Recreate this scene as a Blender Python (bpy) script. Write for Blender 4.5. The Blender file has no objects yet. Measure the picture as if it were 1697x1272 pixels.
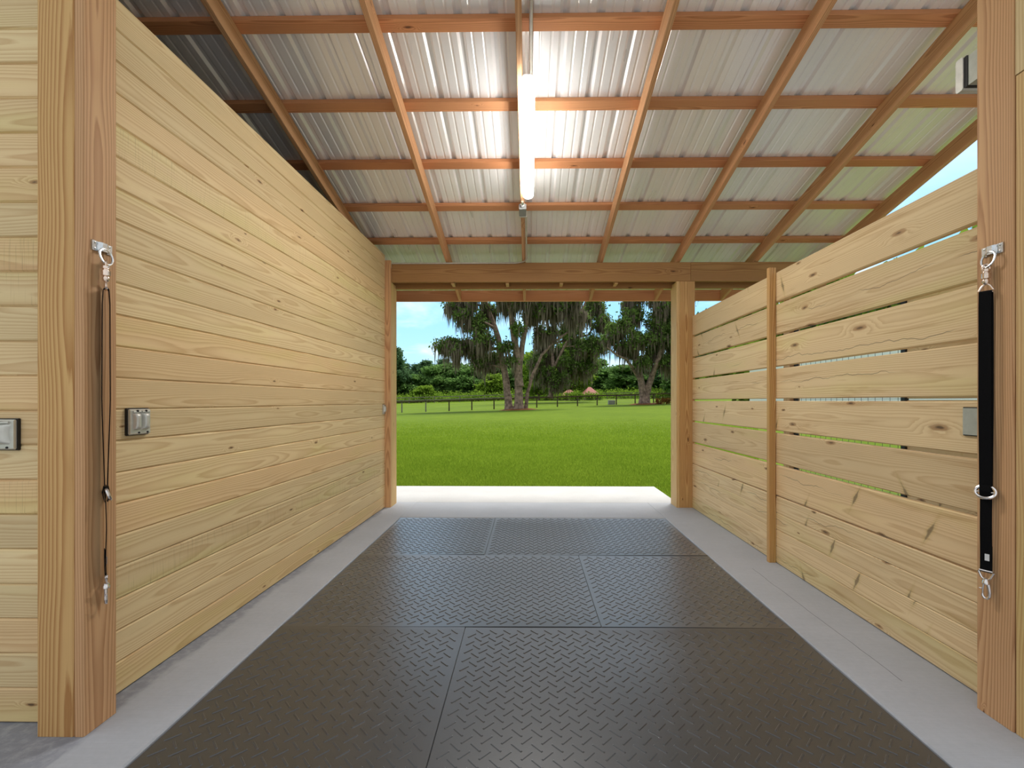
import bpy, bmesh, math, random
import numpy as np
from mathutils import Vector, Matrix

random.seed(7)
S = bpy.context.scene
COL = S.collection
W_PX, H_PX = 1697, 1272
F_PX, CX, CY, CAM_H, PSI = 754.0, 867.8, 664.0, 1.28, 0.0122
sP, cP = math.sin(PSI), math.cos(PSI)


def ray(x, y):
    a = (x - CX) / F_PX
    return Vector((-sP + a * cP, cP + a * sP, (CY - y) / F_PX))


def P(x, y, X=None, Y=None, Z=None):
    """world point seen at photo pixel x, y that lies on a plane X=, Y= or Z="""
    d = ray(x, y)
    t = X / d.x if X is not None else Y / d.y if Y is not None else (Z - CAM_H) / d.z
    return Vector((0, 0, CAM_H)) + d * t


# ------------------------------------------------------------------ materials
class NT:
    def __init__(self, name, world=False):
        if world:
            self.m = bpy.data.worlds.new(name)
        else:
            self.m = bpy.data.materials.new(name)
        self.m.use_nodes = True
        self.t = self.m.node_tree
        self.t.nodes.clear()

    def n(self, typ, **kw):
        nd = self.t.nodes.new(typ)
        for k, v in kw.items():
            setattr(nd, k, v)
        return nd

    def put(self, sock, v):
        if isinstance(v, bpy.types.NodeSocket):
            self.t.links.new(v, sock)
        elif v is not None:
            if hasattr(sock.default_value, '__len__') and not hasattr(v, '__len__'):
                v = [v] * len(sock.default_value)
            if hasattr(v, '__len__') and len(sock.default_value) == 4 and len(v) == 3:
                v = (*v, 1)
            sock.default_value = v

    def math(self, op, a, b=None, c=None, clamp=False):
        nd = self.n('ShaderNodeMath', operation=op, use_clamp=clamp)
        self.put(nd.inputs[0], a)
        if b is not None:
            self.put(nd.inputs[1], b)
        if c is not None:
            self.put(nd.inputs[2], c)
        return nd.outputs[0]

    def mix(self, f, a, b, mode='MIX'):
        nd = self.n('ShaderNodeMix', data_type='RGBA', blend_type=mode)
        self.put(nd.inputs[0], f)
        self.put(nd.inputs[6], a)
        self.put(nd.inputs[7], b)
        return nd.outputs[2]

    def noise(self, vec, scale=1, detail=2, rough=.5, out=0, dist=0):
        nd = self.n('ShaderNodeTexNoise')
        if vec is not None:
            self.put(nd.inputs['Vector'], vec)
        nd.inputs['Scale'].default_value = scale
        nd.inputs['Detail'].default_value = detail
        nd.inputs['Roughness'].default_value = rough
        nd.inputs['Distortion'].default_value = dist
        return nd.outputs[out]

    def ramp(self, f, stops, interp='LINEAR'):
        nd = self.n('ShaderNodeValToRGB')
        self.put(nd.inputs[0], f)
        cr = nd.color_ramp
        cr.interpolation = interp
        while len(cr.elements) < len(stops):
            cr.elements.new(.5)
        for e, (p, c) in zip(cr.elements, stops):
            e.position = p
            e.color = (c, c, c, 1) if not hasattr(c, '__len__') else (*c[:3], 1)
        return nd.outputs[0]

    def step(self, v, lo, hi, a=0., b=1.):
        nd = self.n('ShaderNodeMapRange', interpolation_type='SMOOTHSTEP')
        self.put(nd.inputs[0], v)
        for i, q in enumerate((lo, hi, a, b)):
            nd.inputs[i + 1].default_value = q
        return nd.outputs[0]

    def xyz(self, v):
        nd = self.n('ShaderNodeSeparateXYZ')
        self.put(nd.inputs[0], v)
        return nd.outputs

    def vec(self, x, y, z):
        nd = self.n('ShaderNodeCombineXYZ')
        for i, q in enumerate((x, y, z)):
            self.put(nd.inputs[i], q)
        return nd.outputs[0]

    def vmul(self, v, s):
        nd = self.n('ShaderNodeVectorMath', operation='MULTIPLY')
        self.put(nd.inputs[0], v)
        self.put(nd.inputs[1], s)
        return nd.outputs[0]

    def attr(self, name, out='Vector'):
        return self.n('ShaderNodeAttribute', attribute_name=name).outputs[out]

    def pos(self):
        return self.n('ShaderNodeNewGeometry').outputs['Position']

    def bump(self, h, strength=.3, dist=.002):
        nd = self.n('ShaderNodeBump')
        nd.inputs['Strength'].default_value = strength
        nd.inputs['Distance'].default_value = dist
        self.put(nd.inputs['Height'], h)
        return nd.outputs[0]

    def bsdf(self, color, rough=.6, metal=0., spec=.5, normal=None, trans=0.):
        b = self.n('ShaderNodeBsdfPrincipled')
        self.put(b.inputs['Base Color'], color)
        self.put(b.inputs['Roughness'], rough)
        self.put(b.inputs['Metallic'], metal)
        self.put(b.inputs['Specular IOR Level'], spec)
        if normal is not None:
            self.put(b.inputs['Normal'], normal)
        return b.outputs[0]

    def out(self, shader):
        o = self.n('ShaderNodeOutputMaterial')
        self.t.links.new(shader, o.inputs[0])
        return self.m


def lin(r, g, b):
    f = lambda u: (u / 255 / 12.92) if u <= 10 else ((u / 255 + .055) / 1.055) ** 2.4
    return (f(r), f(g), f(b))


def mat_wood(name, early, late, rings=150, contrast=.75, knots=.5, knot_r=.05, tint=1., green=.4, saw=.0, streak=0., pith=.035, crack=0.):
    n = NT(name)
    a, c, t = n.xyz(n.attr('wc'))
    r1, r2, r3 = n.xyz(n.attr('wr'))
    seed = n.math('MULTIPLY', r3, 37.)
    w1 = n.noise(n.vec(n.math('MULTIPLY', a, .7), n.math('MULTIPLY', c, 2.5), seed), 1, 2)
    w2 = n.noise(n.vec(n.math('MULTIPLY', a, .55), n.math('MULTIPLY_ADD', c, 2.5, 7.), seed), 1, 2.5)
    # knots: sparse ellipses stretched along the grain
    vor = n.n('ShaderNodeTexVoronoi', feature='F1', voronoi_dimensions='2D')
    vor.inputs['Scale'].default_value = 1
    vor.inputs['Randomness'].default_value = .95
    kw = n.noise(n.vec(n.math('MULTIPLY', a, 18), n.math('MULTIPLY', c, 40), seed), 1, 2)
    n.put(vor.inputs['Vector'], n.vec(n.math('MULTIPLY', a, 1.5), n.math('MULTIPLY_ADD', c, 5.2, seed), 0.))
    d = n.math('ADD', vor.outputs['Distance'], n.math('MULTIPLY_ADD', kw, .06, -.03))
    kc = n.xyz(vor.outputs['Color'])
    on = n.math('LESS_THAN', kc[0], knots)
    krad = n.math('MULTIPLY_ADD', kc[1], knot_r, knot_r * .45)
    kd = n.math('DIVIDE', d, krad)
    kmask = n.math('MULTIPLY', n.step(kd, .75, 1.25, 1, 0), on)
    kcore = n.math('MULTIPLY', n.step(kd, .2, .7, 1, 0), on)
    khalo = n.math('MULTIPLY', n.step(kd, .6, 3.6, 1, 0), on)
    cc = n.math('ADD', n.math('ADD', c, n.math('MULTIPLY_ADD', r1, .12, -.06)), n.math('MULTIPLY_ADD', w1, .05, -.025))
    tt = n.math('ADD', n.math('ADD', t, n.math('MULTIPLY_ADD', r2, .06, pith)), n.math('MULTIPLY_ADD', w2, .10, -.05))
    rr = n.math('SQRT', n.math('ADD', n.math('MULTIPLY', cc, cc), n.math('MULTIPLY', tt, tt)))
    rr = n.math('ADD', rr, n.math('MULTIPLY', khalo, .022))
    fine = n.noise(n.vec(n.math('MULTIPLY', a, 5), n.math('MULTIPLY', c, 90), n.math('MULTIPLY_ADD', t, 90, seed)), 1, 3, .6)
    ph = n.math('FRACT', n.math('ADD', n.math('MULTIPLY', rr, rings), n.math('MULTIPLY', fine, .35)))
    ring = n.ramp(ph, [(0, 0.), (.35, .15), (.72, .75), (.88, 1.), (1, 0.05)])
    fib = n.noise(n.vec(n.math('MULTIPLY', a, 3), n.math('MULTIPLY', c, 420), n.math('MULTIPLY_ADD', t, 420, seed)), 1, 2)
    k = n.math('MULTIPLY_ADD', fib, .3, n.math('MULTIPLY', ring, contrast), clamp=True)
    col = n.mix(k, early, late)
    # board to board tints
    big = n.noise(n.vec(n.math('MULTIPLY', a, 1.1), n.math('MULTIPLY', c, 7), seed), 1, 3)
    gm = n.math('MULTIPLY', n.step(n.math('ADD', big, n.math('MULTIPLY_ADD', r2, .3, -.15)), .5, .8), green)
    col = n.mix(gm, col, n.mix(1., col, (.80, .93, .66), 'MULTIPLY'))
    pk = n.math('MULTIPLY', n.step(r1, .55, 1.), .7 * tint)
    col = n.mix(pk, col, n.mix(1., col, (1.1, .90, .80), 'MULTIPLY'))
    br = n.math('MULTIPLY_ADD', n.math('SUBTRACT', r3, .5), .30 * tint, 1.)
    br = n.math('MULTIPLY', br, n.math('MULTIPLY_ADD', big, .22, .89))
    col = n.mix(1., col, n.vec(br, br, br), 'MULTIPLY')
    if saw:
        sw = n.noise(n.vec(n.math('MULTIPLY', a, 190), n.math('MULTIPLY', c, 6), seed), 1, 2)
        sm = n.math('MULTIPLY', n.step(sw, .55, .75), n.math('MULTIPLY', n.math('GREATER_THAN', r2, .86), saw))
        col = n.mix(sm, col, (.22, .14, .07))
    if streak:
        sk = n.noise(n.vec(n.math('MULTIPLY', a, .9), n.math('MULTIPLY', c, 16), n.math('ADD', seed, 11.)), 1, 4, .62, dist=.6)
        col = n.mix(n.math('MULTIPLY', n.step(sk, .56, .68), streak), col, n.mix(1., col, (.66, .52, .40), 'MULTIPLY'))
    if crack:
        wv = n.noise(n.vec(n.math('MULTIPLY', a, 2.2), seed, 4.), 1, 4, .6)
        ln = n.math('ABSOLUTE', n.math('SUBTRACT', c, n.math('MULTIPLY_ADD', wv, .16, n.math('MULTIPLY_ADD', r1, .12, -.14))))
        seg = n.step(n.noise(n.vec(n.math('MULTIPLY', a, 1.6), n.math('ADD', seed, 5.), 0.), 1, 1), .50, .58)
        cm_ = n.math('MULTIPLY', n.step(ln, .0008, .0024, crack, 0), n.math('MULTIPLY', seg, n.math('GREATER_THAN', r2, .45)))
        col = n.mix(cm_, col, (.10, .065, .04))
        # slanting spike knots
        vs_ = n.n('ShaderNodeTexVoronoi', feature='F1', voronoi_dimensions='2D')
        vs_.inputs['Scale'].default_value = 1
        sx = n.math('ADD', a, n.math('MULTIPLY', c, n.math('MULTIPLY_ADD', r3, 1.4, -.7)))
        n.put(vs_.inputs['Vector'], n.vec(n.math('MULTIPLY', sx, 1.9), n.math('MULTIPLY_ADD', c, 2.1, n.math('ADD', seed, 3.3)), 0.))
        nz = n.noise(n.vec(n.math('MULTIPLY', a, 30), n.math('MULTIPLY', c, 30), seed), 1, 3)
        lx = n.xyz(vs_.outputs['Position'])
        dx = n.math('ABSOLUTE', n.math('SUBTRACT', n.math('MULTIPLY', sx, 1.9), lx[0]))
        dc = n.math('ABSOLUTE', n.math('SUBTRACT', n.math('MULTIPLY_ADD', c, 2.1, n.math('ADD', seed, 3.3)), lx[1]))
        ds = n.math('ADD', n.math('MULTIPLY', dx, 4.5), n.math('MULTIPLY_ADD', nz, .16, n.math('SUBTRACT', dc, .08)))
        pick = n.math('LESS_THAN', n.xyz(vs_.outputs['Color'])[2], .40)
        col = n.mix(n.math('MULTIPLY', n.step(ds, .07, .16, .75, 0), pick), col, (.20, .14, .085))
        col = n.mix(n.math('MULTIPLY', n.step(ds, .12, .34, .40, 0), pick), col, n.mix(1., col, (.80, .78, .55), 'MULTIPLY'))
    col = n.mix(n.math('MULTIPLY', kmask, .72), col, n.mix(1., late, (.62, .50, .42), 'MULTIPLY'))
    col = n.mix(n.math('MULTIPLY', kcore, .75), col, (.045, .028, .016))
    bp = n.bump(n.math('ADD', n.math('MULTIPLY', ring, .5), fib), .25, .0006)
    return n.out(n.bsdf(col, .62, 0, .3, bp))


def mat_simple(name, col, rough=.5, metal=0., spec=.5, var=.06, scale=30, bump=0.):
    n = NT(name)
    tc = n.n('ShaderNodeTexCoord').outputs['Object']
    z = n.noise(tc, scale, 3)
    c = n.mix(1., col, n.ramp(z, [(.25, 1 - var * 2), (.75, 1 + var)]), 'MULTIPLY')
    nm = n.bump(z, bump, .002) if bump else None
    return n.out(n.bsdf(c, rough, metal, spec, nm))


M = {}
M['wall'] = mat_wood('pine_plank', lin(229, 207, 160), lin(193, 157, 110), 130, .55, .36, .034, .6, .5, saw=.3, streak=.12)
M['fence'] = mat_wood('pine_fence_board', lin(230, 206, 162), lin(196, 160, 114), 120, .5, .5, .06, .5, .4, streak=.55, crack=.8)
M['post'] = mat_wood('post_timber', lin(212, 172, 114), lin(166, 116, 66), 105, .8, .35, .04, .5, .35, pith=.02)
M['beam'] = mat_wood('beam_timber', lin(180, 138, 88), lin(140, 98, 58), 105, .7, .3, .04, .4, .15, pith=.02)
M['jamb'] = mat_wood('jamb_timber', lin(216, 172, 126), lin(172, 124, 84), 120, .75, .25, .035, .5, .1)
M['lumber'] = mat_wood('pale_lumber', lin(218, 188, 134), lin(178, 130, 80), 120, .6, .3, .035, .5, .4)
M['rafter'] = mat_wood('rafter_lumber', lin(218, 172, 128), lin(176, 124, 84), 130, .65, .3, .04, .6, .05)
M['purlin'] = mat_wood('purlin_lumber', lin(218, 160, 114), lin(174, 114, 74), 130, .65, .25, .035, .6, .0)
M['fascia'] = mat_wood('fascia_lumber', lin(242, 180, 134), lin(212, 140, 96), 130, .5, .3, .03, .4, .0)
M['rough'] = mat_wood('dark_shed_board', lin(120, 80, 50), lin(84, 52, 32), 120, .5, .3, .04, .6, .0)


def mat_metal_roof():
    n = NT('galvalume_sheet')
    p = n.pos()
    z = n.noise(n.vmul(p, (9, 1.2, 1.2)), 1, 2)
    c = n.mix(1., (.97, .96, .95), n.ramp(z, [(.3, .96), (.7, 1.02)]), 'MULTIPLY')
    ro = n.math('MULTIPLY_ADD', z, .12, .24)
    return n.out(n.bsdf(c, ro, .22, .5))


M['sheet'] = mat_metal_roof()


def mat_concrete(name, base, dirt=True):
    n = NT(name)
    p = n.pos()
    x, y, z = n.xyz(p)
    a = n.noise(p, 2.2, 5, .6)
    b = n.noise(p, 38, 4, .65)
    br = n.noise(n.vmul(p, (4, 160, 1)), 1, 2)
    v = n.math('ADD', n.math('MULTIPLY_ADD', a, .26, .80), n.math('ADD', n.math('MULTIPLY_ADD', b, .16, -.08), n.math('MULTIPLY_ADD', br, .12, -.06)))
    c = n.mix(1., base, n.vec(v, v, v), 'MULTIPLY')
    if dirt:
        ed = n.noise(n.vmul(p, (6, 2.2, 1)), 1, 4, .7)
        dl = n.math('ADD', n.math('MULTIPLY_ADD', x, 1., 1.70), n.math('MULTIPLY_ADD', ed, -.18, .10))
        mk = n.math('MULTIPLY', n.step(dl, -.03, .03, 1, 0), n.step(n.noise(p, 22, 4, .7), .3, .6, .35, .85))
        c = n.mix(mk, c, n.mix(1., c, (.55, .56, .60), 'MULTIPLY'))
        # hairline crack beside the slatted wall
        cr = n.math('ABSOLUTE', n.math('SUBTRACT', n.math('ADD', x, n.math('MULTIPLY', n.noise(p, 6, 2), .02)), 1.715))
        cm = n.math('MULTIPLY', n.step(cr, .0012, .0026, .7, 0), n.math('MULTIPLY', n.math('GREATER_THAN', y, 2.1), n.math('LESS_THAN', y, 3.5)))
        c = n.mix(cm, c, (.08, .08, .08))
    return n.out(n.bsdf(c, .72, 0, .35, n.bump(n.math('ADD', b, br), .25, .002)))


M['concrete'] = mat_concrete('troweled_concrete', lin(174, 177, 183))
M['apron'] = mat_concrete('broomed_concrete', lin(186, 185, 184), False)
M['gravel'] = mat_concrete('grey_gravel', lin(112, 110, 108), False)


def mat_rubber():
    n = NT('black_rubber_mat')
    p = n.pos()
    a = n.noise(p, 3, 4, .6)
    b = n.noise(p, 140, 3, .7)
    v = n.math('MULTIPLY_ADD', a, .012, n.math('MULTIPLY_ADD', b, .008, .008))
    c = n.vec(n.math('MULTIPLY', v, .94), v, n.math('MULTIPLY', v, 1.08))
    sh = n.bsdf(c, n.math('MULTIPLY_ADD', a, .12, .30), 0, .4, n.bump(b, .12, .001))
    nd = sh.node
    nd.inputs['Coat Weight'].default_value = 1.
    nd.inputs['Coat IOR'].default_value = 1.62
    nd.inputs['Coat Roughness'].default_value = .36
    nd.inputs['Sheen Weight'].default_value = .25
    nd.inputs['Sheen Roughness'].default_value = .38
    nd.inputs['Sheen Tint'].default_value = (1, 1, 1, 1)
    return n.out(sh)


M['rubber'] = mat_rubber()
M['grey_metal'] = mat_simple('grey_die_cast', lin(206, 205, 196), .34, .4, .5)
M['grey_plate'] = mat_simple('grey_plate', lin(176, 178, 166), .5, .1)
M['gasket'] = mat_simple('black_gasket', (.012, .011, .010), .7)
M['conduit'] = mat_simple('grey_conduit', lin(200, 198, 188), .4, .2)
M['box_grey'] = mat_simple('junction_grey', lin(150, 152, 150), .5, .1)
M['zinc'] = mat_simple('zinc_plate', (.78, .80, .80), .25, .9, var=.12)
M['bronze'] = mat_simple('rose_plated', (.86, .70, .58), .22, .9, var=.12)
M['nickel'] = mat_simple('nickel_plated', (.80, .76, .74), .2, .95, var=.1)
M['web'] = mat_simple('black_webbing', (.003, .003, .0035), .8, 0, .12, var=.3, scale=300)
M['tag'] = mat_simple('white_tag', (.7, .7, .7), .6)
M['fixture'] = mat_simple('white_housing', (.75, .75, .75), .4)
M['black_metal'] = mat_simple('black_frame', (.012, .012, .012), .45, .2)
M['wire'] = mat_simple('wire_mesh', (.10, .10, .10), .5, .6)
M['white_metal'] = mat_simple('white_siding', (.85, .85, .85), .5)
M['fence_wood'] = mat_simple('weathered_post', lin(70, 55, 40), .85, var=.2, scale=4)
M['fence_grey'] = mat_simple('grey_post', lin(120, 118, 108), .85, var=.2, scale=4)
M['bark'] = mat_simple('grey_bark', lin(146, 126, 114), .95, 0, .1, var=.35, scale=3.5, bump=.8)
M['mulch'] = mat_simple('mulch', lin(120, 78, 50), .95, 0, .1, var=.35, scale=14)
M['roof_red'] = mat_simple('red_roof', lin(140, 84, 76), .8, var=.1, scale=2)
M['house'] = mat_simple('pale_house_wall', lin(190, 180, 150), .8)
M['util'] = mat_simple('utility_grey', lin(150, 152, 150), .6)


def mat_leaf(name, c1, c2, tr=.35, vscale=.6):
    n = NT(name)
    z = n.noise(n.pos(), vscale, 3, .6)
    rnd = n.n('ShaderNodeNewGeometry').outputs['Random Per Island']
    c = n.mix(n.math('MULTIPLY_ADD', rnd, .6, n.math('MULTIPLY_ADD', z, .8, -.25), clamp=True), c1, c2)
    d = n.n('ShaderNodeBsdfDiffuse')
    t = n.n('ShaderNodeBsdfTranslucent')
    n.put(d.inputs[0], c)
    n.put(t.inputs[0], c)
    m = n.n('ShaderNodeMixShader')
    m.inputs[0].default_value = tr
    n.t.links.new(d.outputs[0], m.inputs[1])
    n.t.links.new(t.outputs[0], m.inputs[2])
    return n.out(m.outputs[0])


M['oak_leaf'] = mat_leaf('oak_leaf', lin(72, 98, 46), lin(128, 152, 82))
M['moss'] = mat_leaf('spanish_moss', lin(108, 98, 88), lin(160, 148, 134), .4)
M['bg_leaf'] = mat_leaf('woodland_leaf', lin(78, 114, 62), lin(132, 166, 92))
M['pine_leaf'] = mat_leaf('pine_needles', lin(66, 98, 66), lin(110, 140, 98))
M['bright_leaf'] = mat_leaf('fresh_leaf', lin(88, 124, 40), lin(150, 176, 70))
M['flower'] = mat_leaf('rusty_foliage', lin(104, 76, 40), lin(150, 104, 58))
M['blade'] = mat_leaf('grass_blade', lin(112, 142, 36), lin(158, 180, 64), .5, .35)


def mat_lawn():
    n = NT('mown_lawn')
    p = n.pos()
    a = n.noise(p, .12, 3, .6)
    b = n.noise(p, 1.3, 4, .65)
    e = n.noise(p, 16, 4, .7)
    f = n.math('ADD', n.math('MULTIPLY', e, .5), n.math('MULTIPLY_ADD', b, .4, n.math('MULTIPLY', a, .35)), clamp=True)
    c = n.ramp(f, [(.36, lin(70, 92, 18)), (.62, lin(90, 112, 24)), (.85, lin(108, 128, 36))])
    return n.out(n.bsdf(c, .9, 0, .1, n.bump(e, .6, .05)))


M['lawn'] = mat_lawn()

n_ = NT('lit_diffuser')
em_ = n_.n('ShaderNodeEmission')
em_.inputs[0].default_value = (1, .98, .95, 1)
em_.inputs[1].default_value = 16.
M['lit'] = n_.out(em_.outputs[0])


# ------------------------------------------------------------------ mesh building
class MB:
    def __init__(self):
        self.v, self.f, self.wc, self.wr = [], [], [], []

    def add(self, verts, faces, wc=None, wr=None):
        o = len(self.v)
        self.v += [tuple(q) for q in verts]
        self.f += [tuple(i + o for i in f) for f in faces]
        self.wc += [tuple(q) for q in wc] if wc is not None else [(0, 0, 0)] * len(verts)
        self.wr += [tuple(wr)] * len(verts) if wr is not None else [(.5, .5, .5)] * len(verts)

    def board(self, p0, ea, ec, et, L, Wd, T, ch=.003, cht=None, seed=None):
        """plank: p0 = centre of its start end; ea, ec, et = along, across and thickness directions"""
        p0, ea, ec, et = Vector(p0), Vector(ea).normalized(), Vector(ec).normalized(), Vector(et).normalized()
        k = ch if cht is None else cht
        a, b = Wd / 2, T / 2
        prof = [(-a + k, -b), (a - k, -b), (a, -b + ch), (a, b - ch), (a - k, b), (-a + k, b), (-a, b - ch), (-a, -b + ch)]
        off = random.uniform(0, 60)
        wr = (random.random(), random.random(), random.random()) if seed is None else seed
        vs, wc = [], []
        for s in (0, L):
            for c, t in prof:
                vs.append(p0 + ea * s + ec * c + et * t)
                wc.append((s + off, c, t))
        fs = [(i, (i + 1) % 8, 8 + (i + 1) % 8, 8 + i) for i in range(8)]
        fs += [tuple(range(7, -1, -1)), tuple(range(8, 16))]
        self.add(vs, fs, wc, wr)

    def box(self, lo, hi, ch=.0, seed=None):
        """box between two corners, its longest side taken as the grain"""
        lo, hi = Vector(lo), Vector(hi)
        d = hi - lo
        ax = sorted(range(3), key=lambda i: -d[i])
        E = [Vector((1, 0, 0)), Vector((0, 1, 0)), Vector((0, 0, 1))]
        mid = (lo + hi) / 2
        p0 = mid - E[ax[0]] * d[ax[0]] / 2
        ea, ec = E[ax[0]], E[ax[1]]
        self.board(p0, ea, ec, ea.cross(ec), d[ax[0]], d[ax[1]], d[ax[2]], min(ch, d[ax[2]] * .45), seed=seed)

    def tube(self, pts, rad, n=8, closed=False, caps=True):
        pts = [Vector(p) for p in pts]
        m = len(pts)
        rad = [rad] * m if not hasattr(rad, '__len__') else rad
        vs, fs = [], []
        up = None
        for i in range(m):
            if closed:
                d = pts[(i + 1) % m] - pts[i - 1]
            else:
                d = pts[min(i + 1, m - 1)] - pts[max(i - 1, 0)]
            d.normalize()
            if up is None:
                up = Vector((0, 0, 1)) if abs(d.z) < .9 else Vector((1, 0, 0))
            x = d.cross(up)
            if x.length < 1e-4:
                x = d.orthogonal()
            x.normalize()
            y = x.cross(d).normalized()
            up = y
            for k in range(n):
                th = 2 * math.pi * k / n
                vs.append(pts[i] + (x * math.cos(th) + y * math.sin(th)) * rad[i])
        for i in range(m if closed else m - 1):
            j = (i + 1) % m
            for k in range(n):
                q = (k + 1) % n
                fs.append((i * n + k, i * n + q, j * n + q, j * n + k))
        if caps and not closed:
            fs.append(tuple(range(n - 1, -1, -1)))
            fs.append(tuple((m - 1) * n + k for k in range(n)))
        self.add(vs, fs)

    def lathe(self, prof, c=(0, 0, 0), axis=(0, 0, 1), n=16):
        axis = Vector(axis).normalized()
        x = axis.orthogonal().normalized()
        y = axis.cross(x)
        c = Vector(c)
        vs, fs = [], []
        for r, h in prof:
            for k in range(n):
                th = 2 * math.pi * k / n
                vs.append(c + axis * h + (x * math.cos(th) + y * math.sin(th)) * r)
        for i in range(len(prof) - 1):
            for k in range(n):
                q = (k + 1) % n
                fs.append((i * n + k, i * n + q, (i + 1) * n + q, (i + 1) * n + k))
        fs.append(tuple(range(n - 1, -1, -1)))
        fs.append(tuple((len(prof) - 1) * n + k for k in range(n)))
        self.add(vs, fs)

    def build(self, name, mat, parent=None, smooth=False, wood=False):
        me = bpy.data.meshes.new(name)
        me.from_pydata(self.v, [], self.f)
        if wood:
            for nm, dat in (('wc', self.wc), ('wr', self.wr)):
                at = me.attributes.new(nm, 'FLOAT_VECTOR', 'POINT')
                at.data.foreach_set('vector', np.array(dat, 'f').ravel())
        bm = bmesh.new()
        bm.from_mesh(me)
        bmesh.ops.recalc_face_normals(bm, faces=bm.faces)
        bm.to_mesh(me)
        bm.free()
        if smooth:
            me.polygons.foreach_set('use_smooth', [True] * len(me.polygons))
            try:
                me.set_sharp_from_angle(angle=math.radians(40))
            except Exception:
                pass
        me.materials.append(mat)
        o = bpy.data.objects.new(name, me)
        COL.objects.link(o)
        if parent:
            o.parent = parent
            o.matrix_parent_inverse = parent.matrix_basis.inverted()
        return o


def fast_mesh(name, verts, faces, mat, parent=None):
    """numpy verts (n,3) and quads/tris (m,k) -> object"""
    verts = np.asarray(verts, 'f')
    faces = np.asarray(faces, 'i')
    me = bpy.data.meshes.new(name)
    k = faces.shape[1]
    me.vertices.add(len(verts))
    me.vertices.foreach_set('co', verts.ravel())
    me.loops.add(faces.size)
    me.loops.foreach_set('vertex_index', faces.ravel())
    me.polygons.add(len(faces))
    me.polygons.foreach_set('loop_start', np.arange(0, faces.size, k, dtype='i'))
    me.update(calc_edges=True)
    me.materials.append(mat)
    o = bpy.data.objects.new(name, me)
    COL.objects.link(o)
    if parent:
        o.parent = parent
        o.matrix_parent_inverse = parent.matrix_basis.inverted()
    return o


def tag(o, label=None, cat=None, group=None, kind=None):
    if label:
        o['label'] = label
    if cat:
        o['category'] = cat
    if group:
        o['group'] = group
    if kind:
        o['kind'] = kind
    return o


def thing(name, loc, label, cat, group=None, rot=0.):
    o = bpy.data.objects.new(name, None)
    o.empty_display_size = .1
    COL.objects.link(o)
    o.location = loc
    o.rotation_euler = (0, 0, rot)
    return tag(o, label, cat, group)


X3, Y3, Z3 = Vector((1, 0, 0)), Vector((0, 1, 0)), Vector((0, 0, 1))
# ------------------------------------------------------------------ floor, apron, lawn
MX0, MX1, MY0, MY1 = -1.42, 1.487, 1.375, 4.995
b = MB()
D = -.16
b.box((-5.25, -5., D), (MX0, 5.74, 0), .006)
b.box((MX1, -5., D), (3.75, 5.74, 0), .006)
b.box((MX0, MY1, D), (MX1, 5.74, 0), .006)
b.box((MX0, -5., D), (MX1, MY0, 0), .006)
b.box((MX0 - .02, MY0 - .02, D), (MX1 + .02, MY1 + .02, -.021))
tag(b.build('floor', M['concrete']), 'grey concrete slab around the rubber mats', 'floor', kind='structure')
b = MB()  # unseen yard added to bounce daylight inside, gravel-dark to limit it
b.box((-14., -18., D), (-5.26, -2., 0), .006)
b.box((-5.25, -18., D), (14., -5.01, 0), .006)
b.box((3.76, -5., D), (14., 1.2, 0), .006)
tag(b.build('floor_bounce_yard', M['gravel']), 'unseen gravel yard added behind the camera to bounce light', 'concrete yard', kind='structure')
b = MB()
b.box((3.76, 1.21, D), (5.0, 9.5, -.012), .006)
tag(b.build('ground_gravel', M['gravel']), 'pale gravel strip outside the slatted partition', 'gravel', kind='structure')
b = MB()
b.box((-3.2, 5.745, D), (1.868, 6.845, -.002), .006)
tag(b.build('floor_apron', M['apron']), 'bright concrete apron outside the far opening', 'concrete apron', kind='structure')


def ground_z(x, y):
    t = np.clip((y - 12.) / 36., 0, 1)
    t = t * t * (3 - 2 * t)
    return -.03 + t * (.43 + .0285 * x) + np.clip(y - 50, 0, 200) * .025 * np.clip((60 - x) / 60, .3, 1)


ys = np.concatenate([np.linspace(-30, 6, 19), np.linspace(7, 60, 80), np.linspace(63, 260, 40)])
xs = np.linspace(-130, 150, 141)
gx, gy = np.meshgrid(xs, ys)
gz = ground_z(gx, gy)
gz = np.where(gy < 10, np.minimum(gz, -.04), gz)
nx = len(xs)
idx = np.arange(len(ys) * nx).reshape(len(ys), nx)
q = np.stack([idx[:-1, :-1], idx[:-1, 1:], idx[1:, 1:], idx[1:, :-1]], -1).reshape(-1, 4)
g = fast_mesh('ground_lawn', np.stack([gx, gy, gz], -1).reshape(-1, 3), q, M['lawn'])
g.data.polygons.foreach_set('use_smooth', [True] * len(g.data.polygons))
tag(g, 'mown green lawn running out to the trees', 'lawn', kind='structure')

rng = np.random.default_rng(3)
NB = 400000
by = 6.86 / (1 - rng.random(NB) * (1 - 6.86 / 30.))
bx = rng.uniform(-.62, .50, NB) * by
sel = (bx < 1.84) | (by > 6.86)
bx, by = bx[sel], by[sel]
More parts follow.
